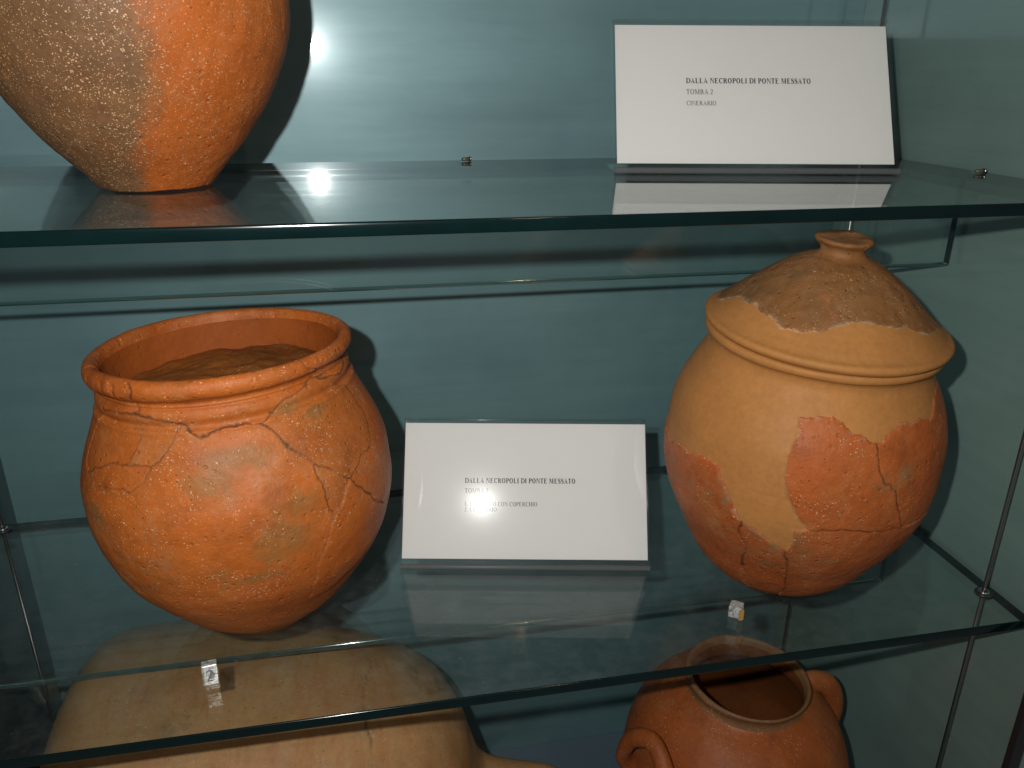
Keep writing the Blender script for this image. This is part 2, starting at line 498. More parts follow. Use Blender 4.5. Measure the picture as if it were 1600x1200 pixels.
# ================================================================== the case (setting)
XL, XR, YF, YB, ZT = -0.885, 1.268, 1.03, 1.96, 0.75
def wall(name, x0, x1, y0, y1, z0, z1, mat):
    a, b = W(x0, y0, z0), W(x1, y1, z1)
    o = box(name, a.x, b.x, a.y, b.y, a.z, b.z, mat)
    return tag(o, kind='structure')
wall('case_floor', XL - 0.03, XR + 0.03, YF - 0.02, YB + 0.03, FLOOR - 0.03, FLOOR, M['floor'])
wall('back_wall', XL - 0.03, XR + 0.03, YB, YB + 0.03, FLOOR + 0.001, ZT, M['back'])
wall('right_wall', XR, XR + 0.03, YF, YB - 0.001, FLOOR + 0.001, ZT, M['side'])
wall('left_wall', XL - 0.03, XL, YF, YB - 0.001, FLOOR + 0.001, ZT, M['left'])
a, b = W(1.236, 1.012, FLOOR), W(1.262, 1.029, ZT)
tag(box('frame_post', a.x, b.x, a.y, b.y, a.z, b.z, M['frame'], bevel=0.0008),
    'dark metal frame post at the front of the right wall, lower right corner', 'frame post')

# ================================================================== glass shelves
def edge_strip(name, x0, x1, y, zc, t, mat, parent, side=-1, n=9):
    """rounded polished long edge of a pane (half-round arris), facing -y (side=-1) or +y"""
    v, f = [], []
    prof = []
    c = t * 0.16
    for k in range(n):
        a = -math.pi / 2 + math.pi * k / (n - 1)
        prof.append((math.cos(a), math.sin(a)))
    pts = []
    for cx, sz in prof:
        # squarish bulge: flat middle, rounded arrises
        yy = c * (abs(cx) ** 0.45)
        zz = (t / 2) * math.copysign(abs(sz) ** 0.7, sz)
        pts.append((yy, zz))
    for x in (x0, x1):
        for yy, zz in pts:
            v.append((x, y + side * yy, zc + zz))
    for k in range(n - 1):
        q = (k, n + k, n + k + 1, k + 1)
        f.append(q if side < 0 else q[::-1])
    return mesh_py(name, v, f, mat, parent, True)

def shelf(label, ztop):
    t = 0.020 * U
    x0, x1, y0, y1 = XL + 0.012, 1.258, 1.076, 1.83
    root = empty('glass_shelf', W((x0 + x1) / 2, (y0 + y1) / 2, ztop), label, 'shelf', 'glass shelves of the case')
    o = root.location
    a, b = W(x0, y0, ztop) - o, W(x1, y1, ztop) - o
    # the pane: top and bottom faces (its four edges are the next parts)
    v = [(a.x, a.y, 0), (b.x, a.y, 0), (b.x, b.y, 0), (a.x, b.y, 0), (a.x, a.y, -t), (b.x, a.y, -t), (b.x, b.y, -t), (a.x, b.y, -t)]
    mesh_py('pane', v, [(0, 1, 2, 3), (7, 6, 5, 4)], M['glass'], root)
    edge_strip('front_edge', a.x, b.x, a.y, -t / 2, t, M['edge'], root, -1)
    edge_strip('back_edge', a.x, b.x, b.y, -t / 2, t, M['edge'], root, 1)
    mesh_py('side_edge', [v[0], v[3], v[7], v[4]], [(0, 1, 2, 3)], M['edge'], root)
    mesh_py('side_edge', [v[1], v[5], v[6], v[2]], [(0, 1, 2, 3)], M['edge'], root)
    # stiffening rib glued upright under the pane
    ya, yb = W(0, 1.487, 0).y - o.y, W(0, 1.503, 0).y - o.y
    zb = -t - 0.176 * U
    xa, xb = a.x + 0.004, b.x - 0.002
    vv = [(xa, ya, -t), (xb, ya, -t), (xb, ya, zb), (xa, ya, zb), (xa, yb, -t), (xb, yb, -t), (xb, yb, zb), (xa, yb, zb)]
    rib = mesh_py('stiffening_rib', vv, [(3, 2, 1, 0), (4, 5, 6, 7)], M['rib_glass'], root)
    # lower polished edge, half round
    n, ev, ef = 7, [], []
    for x in (xa, xb):
        for k in range(n):
            w = math.pi * k / (n - 1)
            ev.append((x, (ya + yb) / 2 - (yb - ya) / 2 * math.cos(w), zb - 0.0022 * math.sin(w)))
    for k in range(n - 1):
        ef.append((k, k + 1, n + k + 1, n + k))
    mesh_py('rib_edge', ev, ef, M['rib_edge'], rib, True)
    mesh_py('rib_edge', [vv[1], vv[5], vv[6], vv[2]], [(0, 1, 2, 3)], M['edge'], rib)
    mesh_py('rib_edge', [vv[0], vv[3], vv[7], vv[4]], [(0, 1, 2, 3)], M['edge'], rib)
    return root
shelf('upper glass shelf with a green front edge, under the topmost jar', -0.185)
shelf('lower glass shelf carrying the wide open pot and the lidded urn', -1.0)

# ---- rods with grommets where they pass the shelves
def ring_np(name, r_in, r_out, h, mat, parent, loc):
    prof = [(r_in, -h), (r_out, -h), (r_out * 1.02, 0.0), (r_out, h), ((r_in + r_out) / 2, h * 1.25), (r_in, h), (r_in, -h)]
    v, f, n = [], [], 32
    for k in range(n):
        w = 2 * math.pi * k / n
        for r, z in prof:
            v.append((r * math.cos(w) + loc[0], r * math.sin(w) + loc[1], z + loc[2]))
    m_ = len(prof)
    for k in range(n):
        for i in range(m_ - 1):
            f.append((k * m_ + i, ((k + 1) % n) * m_ + i, ((k + 1) % n) * m_ + i + 1, k * m_ + i + 1))
    return mesh_py(name, v, f, mat, parent, True)

def rod(x, y, label):
    b = W(x, y, FLOOR)
    root = empty('steel_rod', b, label, 'rod', 'steel rods holding the shelves')
    h = (ZT - FLOOR) * U
    tube('shaft', [(0, 0, 0), (0, 0, h)], 0.0016, M['steel'], root, 12)
    for zt in (-0.185, -1.0):
        z = (zt - FLOOR) * U
        gk = ring_np('grommet', 0.0020, 0.0064, 0.0009, M['rubber'], root, (0, 0, z + 0.0012))
        ring_np('washer', 0.0017, 0.0042, 0.0006, M['steel'], gk, (0, 0, z + 0.0027))
    return root
rod(1.225, 1.165, 'thin steel rod at the front right, through a grommet in the lower shelf')
rod(1.213, 1.80, 'thin steel rod in the back right corner, beside the upper label')
rod(-0.846, 1.80, 'thin steel rod at the far left, left of the open pot and the pale amphora')

def shelf_clip(x, y, label, rz):
    root = empty('shelf_clip', W(x, y, -0.185) + Vector((0, 0, 0.0003)), label, 'clip', 'small clips on the upper shelf')
    root.rotation_euler.z = rz
    tube('peg', [(-0.0034, 0, 0.0017), (0.0034, 0, 0.0017)], [0.0014, 0.0017], M['clip'], root, 12)
    tube('collar', [(0.0035, 0, 0.0018), (0.0046, 0, 0.0018)], 0.0020, M['steel'], root, 14)
    box('plastic_pad', -0.0085, -0.0036, -0.0020, 0.0020, 0.0, 0.0022, M['acrylic'], root, 0.0005)
shelf_clip(1.228, 1.425, 'small dark shelf clip against the right wall on the upper shelf', 0.0)
shelf_clip(0.25, 1.80, 'small clip at the back of the upper shelf, left of the label', 0.4)

# ================================================================== left pot (open, mended)
L_CRACKS = [[(-2.1,0.5623),(-2.058,0.5487),(-2.118,0.5237),(-2.088,0.5089)],[(-2.495,0.5043),(-2.071,0.5067),(-1.934,0.5007),(-1.788,0.4906),(-1.701,0.4838),(-1.642,0.4748),(-1.556,0.481),(-1.45,0.4846),(-1.325,0.4835),(-1.213,0.4769),(-1.138,0.4563),(-1.075,0.4383),(-1.012,0.4196),(-0.951,0.3991),(-0.838,0.3766),(-0.732,0.3521),(-0.629,0.3222),(-0.505,0.2812),(-0.321,0.2509)],[(-1.213,0.4769),(-1.116,0.4899),(-1.019,0.503),(-0.879,0.5095),(-0.68,0.5194),(-0.544,0.512)],[(-0.841,0.5598),(-0.815,0.5489),(-0.709,0.5359),(-0.544,0.512),(-0.356,0.506),(-0.139,0.5154)],[(-1.788,0.4886),(-1.834,0.4693),(-1.88,0.4516),(-1.945,0.4383),(-2.0,0.431),(-2.162,0.4325),(-2.392,0.4232),(-2.599,0.3963)],[(-2.0,0.431),(-2.028,0.4111),(-2.122,0.3972),(-2.255,0.3942),(-2.419,0.3873)],[(-0.951,0.3991),(-0.946,0.3695),(-0.93,0.3477),(-0.926,0.3255),(-0.889,0.3085),(-0.849,0.316),(-0.8,0.3328),(-0.732,0.3521)],[(-0.889,0.3085),(-0.929,0.2799),(-1.002,0.2457),(-1.036,0.217),(-1.055,0.1735),(-1.082,0.1335)],[(-0.732,0.3521),(-0.597,0.3691),(-0.405,0.3807)],[(-2.078,0.5013),(-2.068,0.4805),(-2.107,0.4529),(-2.148,0.4321)]]
L_SHERDS = [[(-1.213,0.4769),(-1.138,0.4563),(-1.075,0.4383),(-1.012,0.4196),(-0.951,0.3991),(-0.838,0.3766),(-0.732,0.3521),(-0.597,0.3691),(-0.405,0.3807),(-0.294,0.4209),(-0.338,0.4766),(-0.544,0.512),(-0.68,0.5194),(-0.879,0.5095),(-1.019,0.503),(-1.116,0.4899)],[(-0.951,0.3991),(-0.838,0.3766),(-0.732,0.3521),(-0.8,0.3328),(-0.849,0.316),(-0.889,0.3085),(-0.926,0.3255),(-0.93,0.3477),(-0.946,0.3695)],[(-0.732,0.3521),(-0.629,0.3222),(-0.505,0.2812),(-0.321,0.2509),(-0.442,0.1873),(-0.779,0.1376),(-1.082,0.1335),(-1.055,0.1735),(-1.036,0.217),(-1.002,0.2457),(-0.929,0.2799),(-0.889,0.3085),(-0.849,0.316),(-0.8,0.3328)],[(-2.075,0.504),(-1.934,0.5007),(-1.788,0.4886),(-1.834,0.4693),(-1.88,0.4516),(-1.945,0.4383),(-2.0,0.431),(-2.162,0.4325),(-2.107,0.4529),(-2.068,0.4805)],[(-2.505,0.5012),(-2.075,0.504),(-2.068,0.4805),(-2.107,0.4529),(-2.162,0.4325),(-2.392,0.4232),(-2.602,0.3985),(-2.689,0.4139),(-2.628,0.4668)]]
def noisy(t, h, r, p, amp, sc, seed):
    return t + vnoise(p, sc, seed) * amp / np.maximum(r, 0.02), h + vnoise(p, sc, seed + 9) * amp

def open_pot():
    root = empty('open_pot', W(-0.215, 1.385, -1.0) + Vector((0, 0, 0.0008)),
                 'wide open orange clay pot mended from cracked sherds, at left on the lower shelf', 'pot')
    root.rotation_mode = 'QUATERNION'
    root.rotation_quaternion = axis_rotation(-0.043, 0.015)
    prof = [(0.0, 0.006), (.05, .004), (.074, .0), (.083, .004), (.103, .022), (.149, .06), (.18, .095), (.207, .13), (.23, .165), (.246, .2), (.263, .27), (.263, .34),
            (.256, .375), (.242, .415), (.226, .452), (.2185, .470), (.2165, .4775), (.2160, .4815), (.2105, .4850), (.2075, .4885), (.2085, .4935), (.2105, .500), (.2095, .508), (.2065, .5135), (.2030, .5165), (.2045, .5200), (.2030, .5235),
            (.2065, .5285), (.2165, .536), (.2205, .546), (.218, .557), (.210, .563), (.201, .561), (.196, .553), (.193, .535), (.189, .51), (.186, .485), (.187, .472),
            (.197, .455), (.215, .42), (.238, .36), (.243, .31), (.240, .26), (.222, .19), (.18, .11), (.12, .045), (.06, .022), (.0, .018)]
    prof = up(prof)
    T, H, R, NR, NH, S, q, P = lathe(prof, 0.00085, 760)
    p0 = np.c_[R * np.cos(T), R * np.sin(T), H]
    top = np.argmax(P[:, 1])
    outer = S <= top
    Tn, Hn = noisy(T, H, R, p0, 0.0016, 120, 3)
    Tn2, Hn2 = noisy(Tn, Hn, R, p0, 0.0007, 420, 5)
    crack = np.zeros(len(T))
    gap = np.zeros(len(T))
    for i, c in enumerate(upl(L_CRACKS)):
        wd = (0.00052, 0.00066, 0.00056, 0.0005, 0.00052, 0.00046, 0.00052, 0.0005, 0.00046, 0.0004)[i]
        d = seg_dist(Tn2, Hn2, R, c)
        fade = 0.55 + 0.45 * vnoise(p0, 70, 31 + i)
        crack = np.maximum(crack, np.exp(-(d / wd) ** 2) * np.clip(fade + 0.25, 0.4, 1) * (1.0 if i in (0, 1, 2, 3) else 0.8))
        gap = np.maximum(gap, np.exp(-(d / (wd * 2.6)) ** 2))
    crack *= outer
    gap *= outer
    sid = np.zeros(len(T), int)
    for i, c in enumerate(upl(L_SHERDS)):
        c = list(c)
        sid[in_poly(Tn2, Hn2, c) & outer] = i + 1
    neck = np.clip((0.50 * U - H) / (0.02 * U), 0, 1)
    lift = neck * np.array([0, 0.0008, -0.0005, 0.0007, 0.0005, -0.0005])[sid]
    disp = vnoise(p0, 14, 1) * 0.0012 + vnoise(p0, 40, 2) * 0.0005 + vnoise(p0, 160, 4) * 0.00022 + lift - crack * 0.0007
    # chips on the lip
    lip = np.clip((H - 0.532 * U) / (0.02 * U), 0, 1)
    disp -= lip * np.clip(vnoise(p0, 150, 12) - 0.5, 0, 1) * 0.0028
    # rim slightly out of round
    wob = 1 + 0.012 * np.sin(2 * T + 0.6) * np.clip(H / (0.5 * U), 0, 1)
    v = np.c_[(R * wob + NR * disp) * np.cos(T), (R * wob + NR * disp) * np.sin(T), H + NH * disp]
    # faces: 0 wall, 1 rim, 2 inside, 3.. sherds
    fq = q.mean(1)
    fi = q[:, 0]
    ids = np.zeros(len(q), int)
    hh = H[fi]
    ids[(hh > 0.522 * U)] = 1
    ids[(~outer[fi]) & (hh < 0.545 * U)] = 2
    sf = sid[fi]
    ids[(sf > 0) & outer[fi] & (hh <= 0.522 * U)] = sf[(sf > 0) & outer[fi] & (hh <= 0.522 * U)] + 2
    ed = np.clip(gap - crack, 0, 1) * 0.10
    stain = np.zeros(len(T))
    for (ct, chh, rt, rh) in ((-1.25, .29, .075, .052), (-1.09, .345, .06, .03), (-1.6, .41, .06, .04), (-1.36, .437, .085, .024), (-.75, .47, .05, .012), (-2.45, .34, .03, .03), (-1.45, .235, .06, .012), (-1.0, .49, .03, .015)):
        dx = (T - ct) * R / (rt * U); dy = (H - chh * U) / (rh * U)
        stain = np.maximum(stain, np.exp(-(dx * dx + dy * dy)))
    stain *= outer
    obs = split_build(root, v, q, ids, ['pot_wall', 'rim', 'inner_wall'] + ['sherd'] * 5,
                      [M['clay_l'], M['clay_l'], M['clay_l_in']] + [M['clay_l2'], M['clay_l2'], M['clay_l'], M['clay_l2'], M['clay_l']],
                      {'crack': crack, 'edge': ed, 'stain': stain})
open_pot()

def pot_fill():
    root = empty('pot_fill', W(-0.215, 1.385, -1.0) + Vector((0, 0, 0.0008)), 'dark brown fill inside the wide open orange pot', 'fill')
    root.rotation_mode = 'QUATERNION'
    root.rotation_quaternion = axis_rotation(-0.043, 0.015)
    n, k = 120, 60
    T, Q = np.meshgrid(2 * np.pi * np.arange(n) / n, np.linspace(0.002, 1, k), indexing='ij')
    R = (Q * 0.184 * U).ravel()
    T = T.ravel()
    p = np.c_[R * np.cos(T), R * np.sin(T), R * 0]
    H = 0.4905 * U + 0.006 * U * (1 - (R / (0.184 * U)) ** 2) + vnoise(p, 60, 90) * 0.0012 + vnoise(p, 25, 92) * 0.0018 + vnoise(p, 150, 91) * 0.0009
    v = np.c_[p[:, 0], p[:, 1], H]
    i = np.arange(n)[:, None]; j = np.arange(k - 1)[None, :]
    a = i * k + j; b = ((i + 1) % n) * k + j
    q = np.stack([a, a + 1, b + 1, b], -1).reshape(-1, 4)
    mesh_np('fill_surface', v, q, M['fill'], root, True, {'crack': R * 0, 'edge': R * 0})
pot_fill()

# ================================================================== right urn (plaster restored) and its lid
R_CRACKS = [[(-1.623,0.4531),(-1.613,0.4338),(-1.557,0.4018),(-1.451,0.3686),(-1.381,0.3329),(-1.281,0.2901)],[(-1.981,0.2919),(-1.851,0.2937),(-1.718,0.2962),(-1.524,0.2968),(-1.281,0.2901),(-1.232,0.3015)],[(-2.078,0.2306),(-2.017,0.1885),(-2.002,0.1388),(-1.947,0.0942)],[(-2.427,0.2686),(-2.416,0.2424),(-2.386,0.2093),(-2.408,0.1404)]]
_rs = [[(-2.185,0.4791),(-2.069,0.4829),(-1.952,0.4875),(-1.851,0.4789),(-1.748,0.4674),(-1.669,0.4548),(-1.623,0.4531),(-1.613,0.4338),(-1.557,0.4018),(-1.451,0.3686),(-1.381,0.3329),(-1.281,0.2901),(-1.524,0.2968),(-1.718,0.2962),(-1.851,0.2937),(-1.981,0.2919),(-2.061,0.3099),(-2.121,0.3327),(-2.159,0.3625),(-2.193,0.3919),(-2.22,0.4175),(-2.213,0.4394),(-2.16,0.4556)],[(-1.623,0.4531),(-1.54,0.4692),(-1.387,0.4812),(-1.202,0.4795),(-1.077,0.4731),(-0.984,0.4836),(-0.7,0.4799),(-0.715,0.4456),(-0.868,0.4125),(-0.859,0.347),(-0.899,0.2869),(-1.115,0.2621),(-1.281,0.2901),(-1.381,0.3329),(-1.451,0.3686),(-1.557,0.4018),(-1.613,0.4338)],[(-2.075,0.2857),(-1.981,0.2919),(-1.851,0.2937),(-1.718,0.2962),(-1.524,0.2968),(-1.281,0.2901),(-1.115,0.2621),(-1.231,0.2375),(-1.302,0.1973),(-1.495,0.1531),(-1.674,0.0938),(-1.883,0.0805),(-2.002,0.1388),(-2.017,0.1885),(-2.078,0.2306),(-2.052,0.2556)],[(-2.427,0.2686),(-2.326,0.2653),(-2.172,0.2458),(-2.078,0.2306),(-2.017,0.1885),(-2.002,0.1388),(-1.883,0.0805),(-2.129,0.086),(-2.408,0.1404),(-2.386,0.2093),(-2.416,0.2424)],[(3.067,0.3338),(-3.034,0.3508),(-2.829,0.3551),(-2.717,0.3598),(-2.64,0.3563),(-2.609,0.3366),(-2.539,0.3036),(-2.427,0.2686),(-2.416,0.2424),(-2.386,0.2093),(-2.408,0.1404),(-2.328,0.1058),(-2.641,0.0969),(-2.84,0.1404),(-2.999,0.1871),(-3.116,0.2457),(3.04,0.2869)]]
R_SHERDS = [_rs[0],
  [(-1.623, .4531), (-1.54, .4692), (-1.387, .4812), (-1.202, .4795), (-1.077, .4731), (-.984, .4836), (-.8, .505), (-.5, .50), (.3, .46), (.3, .272), (-1.115, .285), (-1.281, .2901), (-1.381, .3329), (-1.451, .3686), (-1.557, .4018), (-1.613, .4338)],
  [(-2.075, .2857), (-1.981, .2919), (-1.851, .2937), (-1.718, .2962), (-1.524, .2968), (-1.281, .2901), (-1.115, .285), (.3, .272), (.3, .05), (-1.95, .05), (-1.947, .0942), (-2.002, .1388), (-2.017, .1885), (-2.078, .2306), (-2.052, .2556)],
  [(-2.427, .2686), (-2.326, .2653), (-2.172, .2458), (-2.078, .2306), (-2.017, .1885), (-2.002, .1388), (-1.947, .0942), (-1.95, .05), (-2.36, .05), (-2.408, .1404), (-2.386, .2093), (-2.416, .2424)],
  [(-3.7, .33), (-3.216, .3338), (-3.034, .3508), (-2.829, .3551), (-2.717, .3598), (-2.64, .3563), (-2.609, .3366), (-2.539, .3036), (-2.427, .2686), (-2.416, .2424), (-2.386, .2093), (-2.408, .1404), (-2.36, .05), (-3.7, .05)]]
URN_LOC = W(0.812, 1.305, -1.0) + Vector((0, 0, 0.0022))
URN_Q = axis_rotation(0.026, -0.082)
def lidded_urn():
    root = empty('cinerary_urn', URN_LOC, 'tan plaster restored urn with orange sherd patches, under a knobbed lid', 'urn')
    root.rotation_mode = 'QUATERNION'
    root.rotation_quaternion = URN_Q
    prof = up([(.0, .004), (.035, .002), (.052, .0), (.062, .006), (.095, .028), (.146, .07), (.176, .11), (.198, .151), (.22, .192), (.237, .232), (.248, .275), (.252, .313), (.252, .35), (.249, .394),
               (.238, .437), (.220, .476), (.206, .503), (.1975, .522), (.1965, .534), (.200, .542), (.2065, .547), (.209, .554), (.206, .5605), (.195, .561), (.186, .555), (.182, .54), (.182, .52),
               (.2, .48), (.228, .40), (.23, .31), (.2, .17), (.12, .06), (.0, .02)])
    T, H, R, NR, NH, S, q, P = lathe(prof, 0.00088, 740)
    p0 = np.c_[R * np.cos(T), R * np.sin(T), H]
    outer = S <= np.argmax(P[:, 1])
    Tn, Hn = noisy(T, H, R, p0, 0.0022, 95, 13)
    Tn, Hn = noisy(Tn, Hn, R, p0, 0.0009, 330, 15)
    sid = np.zeros(len(T), int)
    edge = np.full(len(T), 9.0)
    for i, c in enumerate(upl(R_SHERDS)):
        sid[in_poly(Tn, Hn, c) & outer] = i + 1
        if i != 99:
            edge = np.minimum(edge, seg_dist(Tn, Hn, R, list(c) + [c[0]]))
    sid[(H < 0.055 * U) & outer] = 6
    crack = np.zeros(len(T))
    for i, c in enumerate(upl(R_CRACKS)):
        d = seg_dist(Tn, Hn, R, c)
        crack = np.maximum(crack, np.exp(-(d / (0.00055 if i < 2 else 0.00065)) ** 2) * np.clip(0.8 + 0.4 * vnoise(p0, 80, 41 + i), 0.45, 1))
    crack *= outer
    e = np.exp(-(edge / 0.0011) ** 2) * outer
    near = np.full(len(T), 9.0)
    for c in upl(R_CRACKS):
        near = np.minimum(near, seg_dist(Tn, Hn, R, c))
    e *= np.clip(near / 0.003 - 0.5, 0, 1)
    isS = sid > 0
    lift = np.array([0, 0.0013, 0.0008, 0.0011, 0.0007, 0.0012, 0.0008])[sid]
    disp = vnoise(p0, 12, 21) * 0.0011 + vnoise(p0, 170, 22) * np.where(isS, 0.00028, 0.00005) + lift - crack * 0.0007
    disp -= np.where(isS, e * 0.0007, 0)
    disp += np.where(isS, 0, 0.00009 * vnoise(np.c_[T * 0.25, H * 40, H * 0], 9, 24) + 0.00025 * vnoise(p0, 45, 26))
    v = np.c_[(R + NR * disp) * np.cos(T), (R + NR * disp) * np.sin(T), H + NH * disp]
    fi = q[:, 0]
    ids = np.where(sid[fi] > 0, sid[fi] + 2, 0)
    ids[(H[fi] > 0.536 * U)] = 1
    ids[~outer[fi] & (H[fi] < 0.55 * U)] = 2
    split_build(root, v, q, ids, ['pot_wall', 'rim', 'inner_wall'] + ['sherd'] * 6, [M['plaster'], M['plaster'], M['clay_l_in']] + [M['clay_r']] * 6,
                {'crack': crack, 'edge': np.where(isS, e, 0) * 0.6})
lidded_urn()

def urn_lid():
    root = empty('urn_lid', URN_LOC + (URN_Q @ Vector((0.001, 0, 0.5555 * U))),
                 'conical knobbed clay lid, brown above and tan at the brim, on the urn', 'lid')
    root.rotation_mode = 'QUATERNION'
    root.rotation_quaternion = axis_rotation(0.030, -0.082)
    z = 0.560
    prof = up([(.0, .014), (.10, .016), (.165, .010), (.198, .0035), (.207, .006), (.2135, .012), (.2150, .0185), (.2115, .0235), (.2035, .027), (.192, .036), (.170, .055), (.148, .074), (.122, .096), (.098, .115),
               (.075, .130), (.056, .1395), (.044, .1445), (.0375, .150), (.0360, .157), (.039, .163), (.0455, .169), (.0475, .1735), (.0455, .1765), (.036, .1775), (.018, .176), (.0, .1755)])
    T, H, R, NR, NH, S, q, P = lathe(prof, 0.0010, 560)
    p0 = np.c_[R * np.cos(T), R * np.sin(T), H]
    Tn, Hn = noisy(T, H, R, p0, 0.0022, 110, 53)
    edge_t = np.array([-3.9, -3.6, -3.32, -2.965, -2.67, -2.509, -2.392, -2.147, -1.84, -1.568, -1.251, -.785, -.3, .6, 1.6, 2.4])
    edge_h = np.array([.595, .60, .6265, .6252, .6193, .617, .6169, .6273, .6343, .6349, .6272, .6117, .595, .593, .592, .595]) - z - 0.004
    eh = np.interp(Tn, edge_t, edge_h) * U
    dist = Hn - eh
    old = dist > 0
    rough = vnoise(p0, 190, 54) * 0.00045 + vnoise(p0, 60, 55) * 0.0006
    e = np.exp(-(dist / 0.0011) ** 2)
    disp = vnoise(p0, 18, 51) * 0.0008 + np.where(old, 0.0006 + rough - e * 0.0005, 0.00004 * np.sin(H * 1500))
    knob = np.clip((H - 0.14 * U) / (0.02 * U), 0, 1)
    disp += knob * vnoise(p0, 90, 57) * 0.0011
    lump = 1 + 0.03 * knob * np.sin(3 * T + 1)
    v = np.c_[(R * lump + NR * disp) * np.cos(T), (R * lump + NR * disp) * np.sin(T), H + NH * disp]
    fi = q[:, 0]
    ids = np.where(old[fi], 1, 0)
    ids[H[fi] > 0.148 * U] = 2
    split_build(root, v, q, ids, ['plaster_brim', 'lid_fragment', 'knob'], [M['plaster'], M['clay_lid'], M['clay_lid']],
                {'crack': np.zeros(len(T)), 'edge': np.where(old, e, 0)})
urn_lid()

# ================================================================== upper pot
def upper_jar():
    root = empty('gritty_jar', W(-0.325, 1.483, -0.185) + Vector((0, 0, 0.0006)),
                 'gritty clay jar, half brown and half orange, cut off at the upper left', 'jar')
    prof = up([(.0, .004), (.06, .003), (.088, .0), (.094, .004), (.108, .02), (.144, .06), (.17, .094), (.194, .13), (.213, .165), (.227, .2), (.240, .245), (.244, .29), (.241, .335),
               (.226, .385), (.195, .43), (.165, .46), (.155, .48), (.168, .505), (.182, .52), (.180, .53), (.165, .525), (.145, .49), (.15, .46), (.2, .38), (.218, .3), (.2, .2), (.1, .05), (.0, .02)])
    T, H, R, NR, NH, S, q, P = lathe(prof, 0.0014, 420)
    p0 = np.c_[R * np.cos(T), R * np.sin(T), H]
    bound = np.interp(H, [0.0, .05 * U, .15 * U, .26 * U, .34 * U], [-1.45, -1.39, -1.29, -1.22, -1.16])
    dd = (bound + 0.09 * vnoise(p0, 22, 63) + 0.05 * vnoise(p0, 90, 65) - T) * R
    sm = np.interp(H, [0, .15 * U, .3 * U], [0.013, 0.017, 0.034])
    tone = np.clip(0.5 + dd / (2 * sm), 0, 1) * (T > -3.6)
    disp = vnoise(p0, 12, 61) * 0.0014 + vnoise(p0, 60, 62) * 0.0006 + vnoise(p0, 210, 64) * 0.00025
    v = np.c_[(R + NR * disp) * np.cos(T), (R + NR * disp) * np.sin(T), H + NH * disp]
    fi = q[:, 0]
    inner = (S > np.argmax(P[:, 1]))[fi]
    ids = np.where(H[fi] > 0.48 * U, 1, 0)
    ids[inner & (H[fi] < 0.5 * U)] = 2
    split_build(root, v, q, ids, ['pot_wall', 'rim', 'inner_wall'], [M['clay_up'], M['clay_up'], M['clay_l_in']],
                {'crack': np.zeros(len(T)), 'edge': np.zeros(len(T)), 'tone': tone})
upper_jar()

# ================================================================== lying amphora (below)
def amphora():
    root = empty('amphora', W(-0.748, 1.527, FLOOR + 0.461) + Vector((0, 0, 0)), 'large pale amphora lying on its side on the case floor, lower left', 'amphora')
    root.rotation_euler = (0, math.radians(96.5), math.radians(-1))
    prof = up([(.0, .0), (.16, .001), (.255, .006), (.318, .019), (.367, .043), (.397, .075), (.413, .12), (.422, .20), (.425, .30), (.424, .41), (.419, .51), (.406, .61), (.384, .70), (.350, .785),
               (.30, .855), (.235, .905), (.165, .938), (.112, .962), (.085, .99), (.07, 1.05), (.06, 1.11), (.05, 1.16), (.036, 1.19), (.02, 1.205), (.0, 1.21)])
    T, H, R, NR, NH, S, q, P = lathe(prof, 0.0022, 420)
    p0 = np.c_[R * np.cos(T), R * np.sin(T), H]
    disp = vnoise(p0, 9, 71) * 0.0018 + vnoise(p0, 40, 72) * 0.0005
    # two thin cracks running round the body
    crack = np.zeros(len(T))
    Tn, Hn = noisy(*noisy(T, H, R, p0, 0.0045, 30, 73), R, p0, 0.0015, 120, 75)
    for line, wd in (([(-3.6, .66 * U), (-3.2, .675 * U), (-2.9, .66 * U), (-2.6, .68 * U), (-2.2, .675 * U)], 0.0009), ([(-3.6, .66 * U), (-3.75, .72 * U), (-3.85, .80 * U)], 0.0008)):
        crack = np.maximum(crack, np.exp(-(seg_dist(Tn, Hn, R, line) / wd) ** 2) * np.clip(0.42 + 0.45 * vnoise(p0, 50, 77), 0, 1))
    v = np.c_[(R + NR * (disp - crack * 0.0008)) * np.cos(T), (R + NR * (disp - crack * 0.0012)) * np.sin(T), H + NH * disp]
    fi = q[:, 0]
    ids = np.where(H[fi] > 0.965 * U, 1, 0)
    split_build(root, v, q, ids, ['body', 'pointed_foot'], [M['clay_amph'], M['clay_amph']], {'crack': crack, 'edge': np.zeros(len(T))})
amphora()

